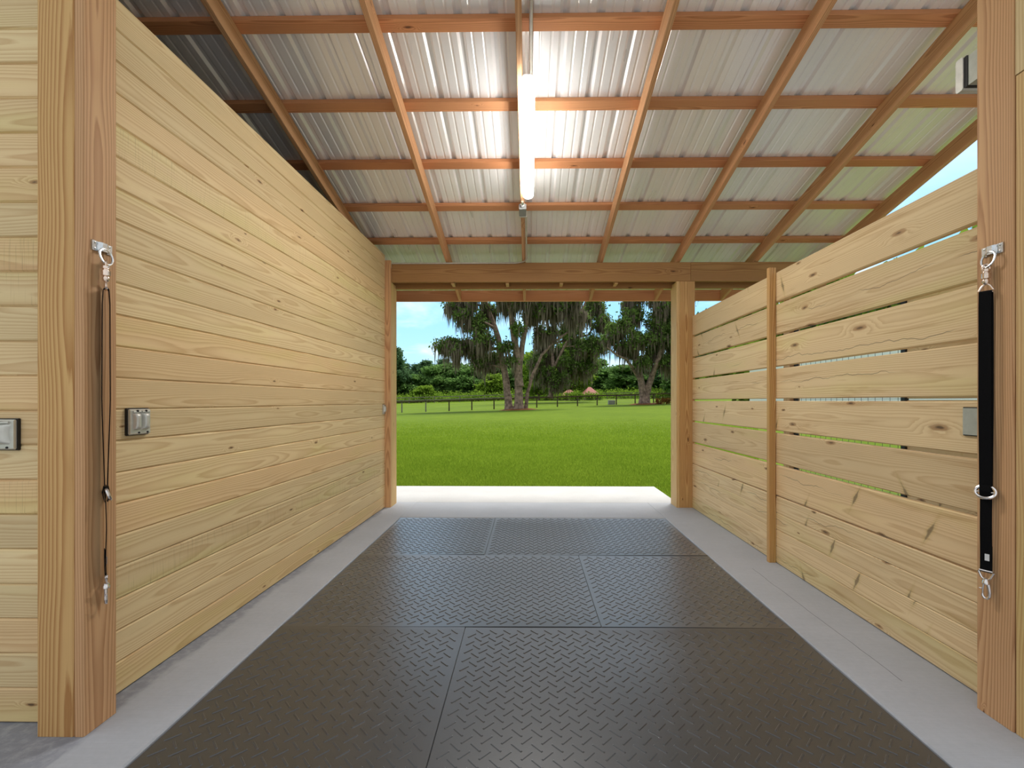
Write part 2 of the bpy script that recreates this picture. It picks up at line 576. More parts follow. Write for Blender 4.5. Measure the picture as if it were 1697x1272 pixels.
# the strip of turf beside the apron's right edge
n2 = 9000
bx = np.concatenate([bx, rng.uniform(1.885, 2.9, n2)])
by = np.concatenate([by, rng.uniform(5.8, 7.0, n2)])
nb = len(bx)
bz = ground_z(bx, by)
hh = rng.uniform(.025, .062, nb) * (1 + (by - 7) * .025) * np.clip((30.5 - by) / 16, .1, 1)
ww = rng.uniform(.004, .008, nb) * (1 + (by - 7) * .07)
th = rng.uniform(0, 2 * np.pi, nb)
le = rng.uniform(.1, .9, nb) * hh
ph = rng.uniform(0, 2 * np.pi, nb)
base = np.stack([bx, by, bz - .004], -1)
wv = np.stack([np.cos(th), np.sin(th), 0 * th], -1) * ww[:, None]
tip = base + np.stack([np.cos(ph) * le, np.sin(ph) * le, hh], -1)
V = np.stack([base - wv, base + wv, tip], 1).reshape(-1, 3)
gr = fast_mesh('grass', V, np.arange(3 * nb).reshape(-1, 3), M['blade'])
tag(gr, 'short green grass blades at the front of the lawn', 'grass', kind='stuff')

# ------------------------------------------------------------------ rubber mats


def rubber_mat(x0, x1, y0, y1, label):
    x0 += .0002; x1 -= .0002; y0 += .0002; y1 -= .0002
    zt, zb = -.010, -.020
    nxn, nyn = 14, 44
    yy = np.linspace(0, 1, nyn)
    yy = y0 + (y1 - y0) * (.5 - .5 * np.cos(np.pi * yy)) 
    xx = np.linspace(x0, x1, nxn)
    rs = random.random() * 9

    def top(x, y):
        e0, e1 = y - y0, y1 - y
        w = .75 + .35 * math.sin(x * 2.3 + rs)
        return zt + .0075 * w * math.exp(-(e0 / .095) ** 1.4) + .0075 * (1.5 - w) * math.exp(-(e1 / .10) ** 1.5) + .0012 * math.sin(y * 5 + x * 2 + rs)
    m = MB()
    ins = lambda u, lo, hi: min(max(u, lo + .0022), hi - .0022)
    vs = [(ins(x, x0, x1), ins(y, y0, y1), top(x, y)) for y in yy for x in xx]
    fs = [(j * nxn + i, j * nxn + i + 1, (j + 1) * nxn + i + 1, (j + 1) * nxn + i) for j in range(nyn - 1) for i in range(nxn - 1)]
    nt = len(vs)
    ring = [i for i in range(nxn)] + [j * nxn + nxn - 1 for j in range(1, nyn)] + [(nyn - 1) * nxn + i for i in range(nxn - 2, -1, -1)] + [j * nxn for j in range(nyn - 2, 0, -1)]
    vs += [(x0 if vs[i][0] < x0 + .004 else x1 if vs[i][0] > x1 - .004 else vs[i][0], y0 if vs[i][1] < y0 + .004 else y1 if vs[i][1] > y1 - .004 else vs[i][1], zb) for i in ring]
    L = len(ring)
    fs += [(ring[(k + 1) % L], ring[k], nt + k, nt + (k + 1) % L) for k in range(L)]
    fs.append(tuple(nt + k for k in range(L - 1, -1, -1)))
    m.add(vs, fs)
    o = m.build('rubber_mat', M['rubber'], smooth=True)
    # raised tread bars
    t = MB()
    s = .0762
    hl, hw, hz = .029, .0047, .0030
    ny_, nx_ = int((y1 - y0) / s) + 2, int((x1 - x0) / s) + 2
    for j in range(2 * ny_):
        for i in range(nx_):
            cx_ = x0 + .01 + i * s + (s / 2 if j % 2 else 0)
            cy_ = y0 + .01 + j * s / 2
            sg = 1 if j % 2 else -1
            ux, uy = .7071, .7071 * sg
            hx = .7071 * hl + .004
            if cx_ - hx < x0 or cx_ + hx > x1 or cy_ - hx < y0 or cy_ + hx > y1:
                continue
            zc = top(cx_, cy_)
            za, zb2 = top(cx_ - ux * hl, cy_ - uy * hl) - zc, top(cx_ + ux * hl, cy_ + uy * hl) - zc
            vx, vy = -uy, ux
            vv = []
            for (al, ac, az) in ((-1, -1, -.001), (1, -1, -.001), (1, 1, -.001), (-1, 1, -.001), (-.86, -.45, hz), (.86, -.45, hz), (.86, .45, hz), (-.86, .45, hz)):
                vv.append((cx_ + ux * hl * al + vx * hw * ac, cy_ + uy * hl * al + vy * hw * ac, zc + az + (zb2 if al > 0 else za)))
            t.add(vv, [(4, 5, 6, 7), (0, 1, 5, 4), (1, 2, 6, 5), (2, 3, 7, 6), (3, 0, 4, 7)])
    tr = t.build('tread', M['rubber'], o, smooth=False)
    tag(o, label, 'rubber mat', 'black rubber stall mats')


R1, R2, R3 = (1.378, 2.585), (2.585, 3.791), (3.791, 4.992)
rubber_mat(MX0 + .003, -.3625, *R1, 'black diamond-tread rubber mat in the front row, left of its seam')
rubber_mat(-.3625, MX1 - .003, *R1, 'wide black diamond-tread rubber mat in the front row, right of its seam')
rubber_mat(MX0 + .003, .410, *R2, 'wide black rubber mat on the left of the middle row')
rubber_mat(.410, MX1 - .003, *R2, 'smaller black rubber mat on the right of the middle row')
rubber_mat(MX0 + .003, -.3725, *R3, 'smaller grey-sheened rubber mat on the left of the far row by the lawn')
rubber_mat(-.3725, MX1 - .003, *R3, 'wide rubber mat on the right of the far row by the opening')

# ------------------------------------------------------------------ planked walls
BP = .1378
b = MB()
pa, pb = Vector((-1.795, 1.85, 0)), Vector((-1.733, 5.44, 0))
ea = (pb - pa).normalized()
nrm = Vector((ea.y, -ea.x, 0))
for k in range(22):
    b.board(pa - nrm * .019 + Z3 * (BP * (k + .5) + .002), ea, Z3, nrm, (pb - pa).length, BP - .0008, .038, .0065)
tag(b.build('wall_left', M['wall'], wood=True), 'pale pine plank wall on the left, flat-topped below the roof', 'plank wall', kind='structure')
b = MB()
for k in range(28):
    b.board((-5.2, 1.80, BP * (k + .5) + .002), X3, Z3, -Y3, 3.322, BP - .0008, .038, .0065)
tag(b.build('wall_front', M['wall'], wood=True), 'strip of horizontal pine planks left of the near left post', 'plank wall', kind='structure')
b = MB()  # unseen stall walls added, dark brown so the roof metal reflects brown
for k in range(28):
    b.board((-5.22, 1.83, BP * (k + .5)), Y3, Z3, X3, 3.9, BP - .0008, .038, .0045)
b2 = MB()
for k in range(21):
    b2.board((-5.2, 5.6, BP * (k + .5)), X3, Z3, -Y3, 3.3, BP - .0008, .038, .0045)
tag(b.build('wall_outer_added', M['rough'], wood=True), 'unseen outer wall of the neighbouring stall, added to darken it', 'plank wall', kind='structure')
tag(b2.build('wall_back_added', M['rough'], wood=True), 'unseen back wall of the neighbouring stall, added to darken it', 'plank wall', kind='structure')

# slatted wall on the right: wide spaced boards above, close boards below
b = MB()
FX = 1.955
fz0 = .128
for k in range(4):
    b.board((FX + .019, 1.922, .003 + .131 * (k + .5)), Y3, Z3, -X3, 3.55, .1300, .038, .0045)
for k in range(7):
    b.board((FX + .019, 1.922, .5355 + .2543 * k + .1175), Y3, Z3, -X3, 3.55, .2350, .038, .006)
wr_ = tag(b.build('wall_right', M['fence'], wood=True), 'slatted pine board partition on the right with open gaps', 'slatted partition', kind='structure')
b = MB()
b.box((FX - .056, 3.625, .001), (FX - .0005, 3.664, 2.335), .004)
tag(b.build('batten', M['post'], wr_, wood=True), 'vertical wooden batten')

# ------------------------------------------------------------------ posts and jamb boards
def timber(name, lo, hi, mat, label, cat, ch=.004, group=None):
    m = MB()
    m.box(lo, hi, ch)
    return tag(m.build(name, M[mat], wood=True), label, cat, group)


timber('timber_post', (-1.877, 1.711, .001), (-1.735, 1.856, 3.84), 'post', 'square timber post at the near left, facing the camera', 'post')
timber('jamb_board', (-1.734, 1.711, .001), (-1.695, 1.850, 3.84), 'jamb', 'reddish jamb board on the near left post, thin strap hanging from it', 'board')
timber('timber_post', (1.908, 1.778, .001), (1.953, 1.921, 3.82), 'post', 'post core behind the near right jamb board', 'post')
timber('jamb_board', (1.868, 1.778, .001), (1.907, 1.924, 3.82), 'jamb', 'reddish jamb board at the near right, broad strap hanging from it', 'board')
timber('trim_board', (1.872, 1.60, .001), (1.910, 1.776, 2.528), 'lumber', 'pale upright board cut by the right edge, beside the near right jamb', 'board')
timber('header_block', (1.869, 1.57, 2.532), (1.910, 1.776, 3.2), 'wall', 'pale board end in the top right corner above the upright board', 'board')
timber('timber_post', (-1.80, 5.441, .001), (-1.664, 5.478, 2.967), 'jamb', 'narrow timber upright at the far end of the left wall', 'post')
timber('jamb_board', (-1.742, 5.480, .001), (-1.664, 5.69, 2.712), 'lumber', 'pale jamb board on the left side of the far opening', 'board')
timber('jamb_board', (1.767, 5.477, .001), (1.806, 5.70, 2.712), 'lumber', 'pale jamb board on the right side of the far opening', 'board')
timber('timber_post', (1.807, 5.478, .001), (1.987, 5.62, 2.712), 'post', 'timber post right of the far opening, where the slatted wall ends', 'post')

# ------------------------------------------------------------------ roof
SL = .245
ZA = 4.296                      # height of the rafters' underside where y = 0
ex = Vector((0, 1, -SL)).normalized()
up = Vector((0, SL, 1)).normalized()


def on_roof(x, y, dz=0.):
    return Vector((x, y, ZA - SL * y + dz))


RH = .140
raf = [(-1.925, 'leftmost roof rafter, running down above the left plank wall'), (-.988, 'roof rafter between the left wall and the lit lamp'),
       (-.066, 'central roof rafter that carries the lit lamp'), (.869, 'first roof rafter to the right of the lit lamp'),
       (1.795, 'second roof rafter to the right of the lit lamp'), (2.728, 'third roof rafter to the right of the lit lamp, passing over the slatted wall'),
       (3.60, 'outermost roof rafter at the right edge of the roof, against blue sky')]
for x, lab in raf:
    m = MB()
    m.board(on_roof(x, 1.3) + up * RH / 2, ex, up, X3, 5.19 * math.sqrt(1 + SL * SL), RH, .038, .003)
    tag(m.build('roof_rafter', M['rafter'], wood=True), lab, 'rafter', 'roof rafters')
pur = [(5.33, 'lowest roof purlin, just above the header beam'), (4.739, 'second roof purlin up from the header beam, level with the bottom of the lit lamp'),
       (4.156, 'third roof purlin up from the header beam, behind the middle of the lit lamp'), (3.553, 'fourth roof purlin up from the header beam, behind the top of the lit lamp'),
       (2.96, 'highest roof purlin in view, nearest the camera'), (6.0, 'roof purlin over the eave beyond the header beam')]
for y, lab in pur:
    m = MB()
    c = on_roof(-5.2, y - .043) + up * (RH + .0195)
    m.board(c, X3, ex, up, 8.86, .0889, .038, .003)
    tag(m.build('roof_purlin', M['purlin'], wood=True), lab, 'purlin', 'roof purlins')
# ribbed metal sheet
prof = []
pit = .2286
for k in range(-24, 18):
    x0 = k * pit
    for dx, dz in ((-.030, 0), (-.012, .019), (.012, .019), (.030, 0), (.066, 0), (.072, .0035), (.080, .0035), (.086, 0), (.142, 0), (.148, .0035), (.156, .0035), (.162, 0)):
        prof.append((x0 + dx, dz))
prof = [q for q in prof if -5.3 <= q[0] <= 3.70]
m = MB()
vs, fs = [], []
NS = 2
for th_ in (0., .0012):
    for yv in (1.25, 6.62):
        for x, dz in prof:
            vs.append(on_roof(x, yv) + up * (RH + .0392 + dz + th_))
n_p = len(prof)
for i in range(n_p - 1):
    fs.append((i, i + 1, n_p + i + 1, n_p + i))
    fs.append((2 * n_p + i + 1, 2 * n_p + i, 3 * n_p + i, 3 * n_p + i + 1))
m.add(vs, fs)
m2 = m.build('ceiling', M['sheet'])
tag(m2, 'ribbed bare metal roof sheeting seen from below', 'metal roof', kind='structure')

beams = 'header beams over the far opening'
timber('header_beam', (-1.662, 5.480, 2.714), (1.936, 5.518, 2.944), 'beam', 'wide timber header beam over the far opening, inner face', 'beam', group=beams)
timber('header_beam', (1.939, 5.480, 2.714), (3.66, 5.518, 2.944), 'beam', 'right-hand length of header beam beyond the far post, knots near its joint', 'beam', group=beams)
timber('header_beam', (-1.85, 5.652, 2.673), (3.66, 5.690, 2.91), 'beam', 'shaded outer header beam just behind the inner one', 'beam', group=beams)
for px, lab in ((751.5, 'leftmost small pale spacer block under the header beams'), (841, 'small pale spacer block left of centre under the header beams'),
                (930, 'small pale spacer block right of centre under the header beams'), (1020, 'rightmost small pale spacer block under the header beams')):
    x = P(px, 470, Y=5.58).x
    timber('spacer_block', (x - .019, 5.5185, 2.695), (x + .019, 5.6515, 2.80), 'lumber', lab, 'block', .002, 'spacer blocks under the header beams')
timber('fascia_board', (-5.2, 6.493, 2.703), (3.70, 6.531, 2.858), 'fascia', 'orange-toned fascia board at the eave beyond the header beam', 'board')

# ------------------------------------------------------------------ lamp, junction box and conduits
lr = thing('lamp', on_roof(-.010, 3.70, -.03), 'lit white tubular lamp fixed under the central rafter', 'lamp')
A0, A1 = 3.10, 4.305
m = MB()
pts = [on_roof(-.010, A0 + .03, -.001), on_roof(-.010, A1 - .03, -.001)]
L_ = (pts[1] - pts[0]).length
m.board(pts[0] - up * .019, ex, X3, up, L_, .078, .036, .012)
m.build('housing', M['fixture'], lr, smooth=True)
m = MB()
vs, fs = [], []
c0, c1 = on_roof(-.010, A0, -.038), on_roof(-.010, A1, -.038)
d_ = (c1 - c0)
Lg = d_.length
NSG = 34
for i in range(NSG + 1):
    s = i / NSG * Lg
    e = min(s, Lg - s)
    k = 1. if e > .05 else math.sqrt(max(0., 1 - ((.05 - e) / .05) ** 2)) * .98 + .02
    for j in range(15):
        a = math.pi * j / 14
        vs.append(c0 + ex * s + X3 * math.cos(a) * .051 * k - up * math.sin(a) * .048 * k)
for i in range(NSG):
    for j in range(14):
        fs.append((i * 15 + j, i * 15 + j + 1, (i + 1) * 15 + j + 1, (i + 1) * 15 + j))
    fs.append((i * 15 + 14, i * 15, (i + 1) * 15, (i + 1) * 15 + 14))
m.add(vs, fs)
m.build('diffuser', M['lit'], lr, smooth=True)
al = bpy.data.lights.new('lamp_light', 'AREA')
al.shape = 'RECTANGLE'
al.size, al.size_y = 1.12, .07
al.energy = 11.
al.color = (1., .98, .95)
ao = bpy.data.objects.new('lamp_light', al)
COL.objects.link(ao)
ao.matrix_world = Matrix((ex, up.cross(ex), up)).transposed().to_4x4()
ao.location = on_roof(-.010, (A0 + A1) / 2, -.094)
# junction box below the rafter's purlin
jb = thing('junction_box', on_roof(-.062, 4.72, 0), 'small grey junction box under the central rafter below the lamp', 'junction box')
m = MB()
c = on_roof(-.064, 4.44, -.032)
m.board(c, ex, X3, up, .115, .072, .060, .006)
m.build('box', M['box_grey'], jb)
m = MB()
m.board(c + ex * .112 - up * .002, ex, X3, up, .012, .078, .066, .003)
m.build('cover', M['conduit'], jb)
m = MB()
m.lathe([(.013, -.075), (.013, -.03), (.019, -.028), (.019, .002)], c, ex, 12)
m.build('fitting', M['zinc'], jb, smooth=True)
m = MB()
pp = [on_roof(-.032, 4.57, -.014), on_roof(-.032, 5.30, -.014), on_roof(-.034, 5.38, -.013), on_roof(-.05, 5.435, -.014), on_roof(-.085, 5.462, -.012)]
pp += [Vector((-.16, 5.4705, 2.937)), Vector((-.7, 5.4705, 2.937)), Vector((-1.655, 5.4705, 2.937))]
m.tube(pp, .0095, 10)
tag(m.build('conduit', M['conduit'], smooth=True), 'thin grey conduit from the junction box turning left along the header beam', 'conduit')
m = MB()
m.tube([on_roof(.012, 1.35, .128), on_roof(.012, 3.44, .128)], .012, 10)
tag(m.build('conduit', M['conduit'], smooth=True), 'straight grey conduit under the metal roof above the top of the lamp', 'conduit')

# ------------------------------------------------------------------ outlet covers and plates
def outlet(center, out, side, w, h, lids, label, turn=False):
    """weatherproof cover: out = away from wall, side = sideways along the wall"""
    out, side = Vector(out).normalized(), Vector(side).normalized()
    r = thing('outlet_cover', center, label, 'outlet cover')
    c = Vector(center)
    m = MB()
    m.board(c - side * w / 2 + out * .006, side, Z3, out, w, h, .011, .003)
    m.build('gasket', M['gasket'], r)
    m = MB()
    m.board(c - side * (w / 2 - .004) + out * .017, side, Z3, out, w - .008, h - .008, .012, .005)
    m.build('plate', M['grey_metal'], r)
    lw = (w - .022) / lids
    for k in range(lids):
        cc = c + side * (-w / 2 + .011 + lw * (k + .5))
        ld = MB()
        vs, fs = [], []
        n1, n2 = 10, 12
        for i in range(n1 + 1):
            for j in range(n2 + 1):
                u, v = i / n1 * 2 - 1, j / n2 * 2 - 1
                rim = (1 - abs(u) ** 6) * (1 - abs(v) ** 8)
                waist = 1 - .22 * (1 - v * v)
                vs.append(cc + side * (u * (lw / 2 - .002) * waist) + Z3 * (v * (h / 2 - .022) + .002) + out * (.022 + rim * (.014 + .006 * (1 - u * u))))
        for i in range(n1):
            for j in range(n2):
                fs.append((i * (n2 + 1) + j, (i + 1) * (n2 + 1) + j, (i + 1) * (n2 + 1) + j + 1, i * (n2 + 1) + j + 1))
        ld.add(vs, fs)
        lo = ld.build('lid', M['grey_metal'], r, smooth=True)
        hg = MB()
        hg.tube([cc - side * lw * .42 + Z3 * (h / 2 - .016) + out * .026, cc + side * lw * .42 + Z3 * (h / 2 - .016) + out * .026], .005, 10)
        hg.build('hinge', M['grey_metal'], lo, smooth=True)
        sc = MB()
        sc.lathe([(.0045, 0), (.0045, .004), (.002, .0055)], cc - Z3 * (h / 2 - .012) + side * lw * .3 + out * .022, out, 10)
        sc.build('screw', M['gasket'], lo, smooth=True)
        sc = MB()
        sc.lathe([(.005, 0), (.005, .004), (.002, .0055)], cc + Z3 * (h / 2 - .012) + out * .028, out, 10)
        sc.build('screw', M['gasket'], lo, smooth=True)
    return r


q0, q1 = P(205, 700, X=-1.792), P(244, 700, X=-1.790)
yc = (q0.y + q1.y) / 2
outlet((-1.795 + (yc - 1.85) * .0173, yc, 1.186), nrm, ea, .112, .122, 2, 'grey double outlet cover near the front of the left wall')
q1 = P(32, 717, Y=1.775)
outlet((q1.x - .056, 1.781, 1.148), -Y3, X3, .112, .126, 1, 'grey outlet cover cut by the left edge, left of the near left post')
outlet((-1.745, 5.395, 1.180), nrm, ea, .075, .118, 1, 'small grey outlet cover at the far end of the left wall')

q0 = P(1598, 700, X=FX)
bx_ = thing('cover_plate', (FX, q0.y - .06, 1.189), 'flat grey cover plate with black rim on the slatted wall', 'cover plate')
m = MB()
m.box((FX - .008, q0.y - .118, 1.189 - .0635), (FX - .0003, q0.y, 1.189 + .0635), .003)
m.build('gasket', M['gasket'], bx_)
m = MB()
m.box((FX - .014, q0.y - .113, 1.189 - .0590), (FX - .0055, q0.y - .004, 1.189 + .0590), .004)
m.build('plate', M['grey_plate'], bx_)
# box high on the near right post
q0 = P(1603, 113, Y=1.99)
bx_ = thing('wall_box', (q0.x + .1, 1.94, 2.73), 'pale grey metal box beside the top of the near right jamb', 'electrical box')
za, zb = P(1603, 141, Y=1.99).z, P(1603, 92, Y=1.99).z
m = MB()
m.box((q0.x + .004, 1.926, za), (q0.x + .16, 2.03, zb), .006)
m.build('body', M['grey_plate'], bx_)
m = MB()
m.box((q0.x + .001, 1.99, za - .004), (q0.x + .164, 2.006, zb + .004), .003)
m.build('gasket', M['gasket'], bx_)
m = MB()
m.box((q0.x - .004, 2.006, za - .008), (q0.x + .168, 2.04, zb + .008), .006)
m.build('cover', M['conduit'], bx_)

# ------------------------------------------------------------------ tie rings and cross-tie straps
def tie_ring(loc, out, label):
    """bent plate with a hanging ring; out = away from the board"""
    s = 1 if out > 0 else -1
    r = thing('tie_ring', loc, label, 'tie ring')
    L = Vector(loc)
    o = X3 * s
    m = MB()
    for yo in (-.031, .031):
        m.board(L + Y3 * (yo - .011) + o * .0025, Y3, Z3, o, .022, .040, .004, .0012)
        for zo in (-.012, .012):
            m.lathe([(.0042, 0), (.0042, .002), (.001, .003)], L + Y3 * yo + Z3 * zo + o * .0045, o, 8)
    # raised bridge
    prof_ = [(-.022, .003), (-.018, .012), (-.010, .016), (.010, .016), (.018, .012), (.022, .003)]
    vs, fs = [], []
    for yy_, oo in prof_:
        for zz in (-.017, .017):
            for dd in (0, -.0032):
                vs.append(L + Y3 * yy_ + Z3 * zz + o * (oo + dd))
    for i in range(len(prof_) - 1):
        a, c = i * 4, (i + 1) * 4
        fs += [(a, a + 2, c + 2, c), (a + 1, c + 1, c + 3, a + 3), (a, c, c + 1, a + 1), (a + 2, a + 3, c + 3, c + 2)]
    m.add(vs, fs)
    m.build('bracket', M['zinc'], r)
    m = MB()
    cen = L - Z3 * .034 + o * .013
    pts = []
    for i in range(24):
        a = 2 * math.pi * i / 24
        pts.append(cen + Y3 * .027 * math.sin(a) + Z3 * .033 * math.cos(a) * (1 if math.cos(a) < 0 else .85) + o * (.006 - .006 * math.cos(a)))
    m.tube(pts, .0042, 8, closed=True)
    m.build('ring', M['zinc'], r, smooth=True)
    return r


def ribbon(m, path, wdir, w, t=.0018):
    """flat webbing along a path; wdir = its width direction"""
    path = [Vector(p) for p in path]
    wdir = Vector(wdir).normalized()
    vs, fs = [], []
    for i, p in enumerate(path):
        d = (path[min(i + 1, len(path) - 1)] - path[max(i - 1, 0)]).normalized()
        nn = d.cross(wdir).normalized()
        for a, c in ((-1, -1), (1, -1), (1, 1), (-1, 1)):
            vs.append(p + wdir * a * w / 2 + nn * c * t / 2)
    for i in range(len(path) - 1):
        for k in range(4):
            fs.append((i * 4 + k, i * 4 + (k + 1) % 4, i * 4 + 4 + (k + 1) % 4, i * 4 + 4 + k))
    e = (len(path) - 1) * 4
    fs += [(3, 2, 1, 0), (e, e + 1, e + 2, e + 3)]
    m.add(vs, fs)


def cross_tie(loc, rot, label):
    """strap built about its top eye at the origin: u across the webbing, v through it"""
    r = thing('cross_tie_strap', (0, 0, 0), label, 'strap')
    u, v = X3, Y3
    W = .038
    # panic snap
    m = MB()
    m.tube([Vector((.011 * math.sin(a), 0, .004 - .010 + .013 * math.cos(a))) for a in np.linspace(-2.4, 2.4, 14)], .0048, 8)
    m.lathe([(.008, -.051), (.0145, -.049), (.0150, -.030), (.011, -.028), (.011, -.024), (.0145, -.022), (.0140, -.012), (.006, -.008)], (0, 0, 0), Z3, 14)
    m.lathe([(.0045, -.014), (.0045, .004), (.003, .007)], (.011, 0, 0), Z3, 10)
    m.lathe([(.005, -.074), (.011, -.069), (.0125, -.061), (.011, -.053), (.006, -.048)], (0, 0, 0), Z3, 14)
    q = [(-.004, -.072), (-.012, -.080), (-.0215, -.098), (-.0195, -.102), (.0195, -.102), (.0215, -.098), (.012, -.080), (.004, -.072)]
    m.tube([Vector((a, 0, c)) for a, c in q], .0048, 8, closed=True)
    m.build('panic_snap', M['bronze'], r, smooth=True)
    # webbing: long loop, then the single tail
    z0, z1, z2 = -.102, -.905, -1.235
    m = MB()
    g_ = .0105
    path = [Vector((0, -.004, z1))]
    for k in range(1, 15):
        f = k / 15
        path.append(Vector((0, -g_ * min(1, f * 2.2) * (1 - .25 * f) - .003, z1 + (z0 - z1 - .008) * f)))
    for a in np.linspace(math.pi, 0, 9):
        path.append(Vector((0, math.cos(a) * .0085, z0 - .006 + .009 * math.sin(a))))
    for k in range(14, 0, -1):
        f = k / 15
        path.append(Vector((0, g_ * min(1, f * 2.2) * (1 - .25 * f) + .003, z1 + (z0 - z1 - .008) * f)))
    path.append(Vector((0, .004, z1)))
    ribbon(m, path, u, W)
    tail = [Vector((0, .001 * math.sin(k), z1 + .03 + (z2 - z1 - .03) * k / 10)) for k in range(11)]
    ribbon(m, tail, u, W - .002)
    ribbon(m, [p + Vector((0, .0035, 0)) for p in tail[7:]], u, W - .002)
    wb = m.build('webbing', M['web'], r, smooth=False)
    m = MB()
    ribbon(m, [Vector((.004, -.0022, z2 + .075)), Vector((.004, -.0022, z2 + .048))], u, .014, .001)
    m.build('label_patch', M['tag'], wb)
    # slider buckle
    m = MB()
    zc = z1 - .005
    pts = [Vector((.031 * math.cos(a), -.006 + .007 * math.sin(a), zc + .024 * math.sin(a))) for a in np.linspace(0, 2 * math.pi, 24, endpoint=False)]
    m.tube(pts, .0062, 8, closed=True)
    m.tube([Vector((-.03, -.006, zc)), Vector((.03, -.006, zc))], .0035, 8)
    m.build('slider', M['nickel'], r, smooth=True)
    m = MB()
    for k in (-1, 1):
        ribbon(m, [Vector((0, k * .0065, zc + .030)), Vector((0, k * .011, zc + .004)), Vector((0, k * .004, zc - .03))], u, W - .004)
    m.build('keeper_fold', M['web'], r)
    # snap hook
    m = MB()
    q = [(-.020, z2 + .006), (.020, z2 + .006), (.022, z2 + .001), (.013, z2 - .022), (.005, z2 - .028), (-.005, z2 - .028), (-.013, z2 - .022), (-.022, z2 + .001)]
    m.tube([Vector((a, 0, c)) for a, c in q], .0044, 8, closed=True)
    m.lathe([(.006, -.050), (.0125, -.046), (.0125, -.036), (.009, -.031), (.009, -.026), (.004, -.022)], (0, 0, z2), Z3, 14)
    hk = [(.007, -.046), (.0095, -.060), (.0115, -.078), (.0105, -.094), (.005, -.104), (-.004, -.104), (-.0095, -.096), (-.0105, -.088)]
    m.tube([Vector((a, 0, z2 + c)) for a, c in hk], [.0075, .0065, .006, .006, .006, .0055, .005, .004], 8)
    hook = m.build('snap_hook', M['nickel'], r, smooth=True)
    m = MB()
    m.tube([Vector((-.007, 0, z2 - .046)), Vector((-.0095, 0, z2 - .070)), Vector((-.010, 0, z2 - .09))], .003, 8)
    m.lathe([(.0028, 0), (.0028, .008)], (-.012, 0, z2 - .068), -X3, 8)
    m.build('gate', M['nickel'], hook, smooth=True)
    r.location = loc
    r.rotation_euler = (0, 0, rot)
    return r


LB = P(169, 405, X=-1.692)
tie_ring((-1.6945, LB.y, 1.886), 1, 'zinc tie ring bracket on the near left jamb board')
cross_tie((-1.671, LB.y - .005, 1.823), math.radians(135 + 1), 'black strap hanging edge-on against the near left jamb board')
RB = P(1646, 412, X=1.868)
tie_ring((1.8675, RB.y, 1.886), -1, 'zinc tie ring bracket on the near right jamb board')
cross_tie((1.845, RB.y + .006, 1.823), math.radians(-62), 'broad black strap hanging flat against the near right jamb board')

# ------------------------------------------------------------------ beyond the slatted wall
GX = 3.66
m = MB()
for k in range(9):
    m.board((GX + .019, 1.9, .03 + .2543 * k + .12), Y3, Z3, -X3, 2.55, .239, .038, .006)
tag(m.build('wall_paddock', M['fence'], wood=True), 'slatted boards across the covered bay, glimpsed through the gaps', 'slatted partition', kind='structure')
gt = thing('mesh_gate', (GX, 5.4, 0), 'black framed wire mesh gate glimpsed through gaps in the slatted wall', 'gate')
m = MB()
for y in (4.48, 6.28):
    m.box((GX - .02, y - .028, .02), (GX + .02, y + .028, 2.4), .004)
for z in (.06, 2.38):
    m.box((GX - .018, 4.50, z - .02), (GX + .018, 6.26, z + .02), .004)
m.build('frame', M['black_metal'], gt)
m = MB()
for y in np.arange(4.56, 6.24, .1):
    m.tube([(GX, y, .06), (GX, y, 2.38)], .0022, 5)
for z in np.arange(.1, 2.36, .05):
    m.tube([(GX + .004, 4.50, z), (GX + .004, 6.26, z)], .0018, 5)
m.build('wire_panel', M['wire'], gt)
timber('timber_post', (GX - .07, 6.32, -.04), (GX + .075, 6.47, 2.69), 'jamb', 'timber post at the outer corner beyond the slatted wall', 'post')
timber('header_beam', (GX - .02, 1.9, 2.36), (GX + .02, 4.44, 2.56), 'fascia', 'orange-lit beam along the open side, glimpsed through the upper gaps', 'beam')
sh = thing('storage_shed', (15, 19, 0), 'white storage shed glimpsed through the gaps beyond the wire mesh gate', 'shed')
m = MB()
m.box((13, 8, -.1), (18, 27, 3.7), .02)
m.build('wall', M['white_metal'], sh)
m = MB()
for s_ in (-1, 1):
    m.board((15.5 + s_ * 1.36, 7.8, 4.05), Y3, Vector((1, 0, -.24 * s_)), Vector((.24 * s_, 0, 1)), 19.4, 2.9, .05, .01)
m.build('roof', M['white_metal'], sh)

# ------------------------------------------------------------------ paddock fence
F0, F1 = P(666, 684, Y=49.), P(1083, 669, Y=57.)
fd = Vector((F1.x - F0.x, F1.y - F0.y, 0)) / 12


def gpt(x, y):
    return Vector((x, y, float(ground_z(np.array(x), np.array(y)))))


pf = thing('paddock_fence', gpt((F0.x + F1.x) / 2, (F0.y + F1.y) / 2), 'dark post and rail paddock fence crossing the lawn by the oaks', 'fence')
tops = []
for k in range(-1, 15):
    p = gpt(F0.x + fd.x * k, F0.y + fd.y * k)
    m = MB()
    m.tube([p - Z3 * .1, p + Z3 * 1.22], [.075, .065], 8)
    m.build('post', M['fence_grey'] if k < 2 else M['fence_wood'], pf, smooth=True)
    tops.append(p + Z3 * 1.16)
m = MB()
for a, c in zip(tops[:-1], tops[1:]):
    d = c - a
    m.board(a + Vector((0, -.09, 0)), d, Z3, Y3, d.length + .05, .14, .04, .005)
m.build('top_rail', M['fence_wood'], pf)
m = MB()
for h in (.25, .5, .75):
    m.tube([t_ - Z3 * (1.16 - h) for t_ in tops], .004, 4)
m.build('wire', M['wire'], pf)
pf2 = thing('pasture_fence', gpt(-10, 92), 'pale grey rail fence far off along the foot of the treeline', 'fence')
m, m3 = MB(), MB()
tp = []
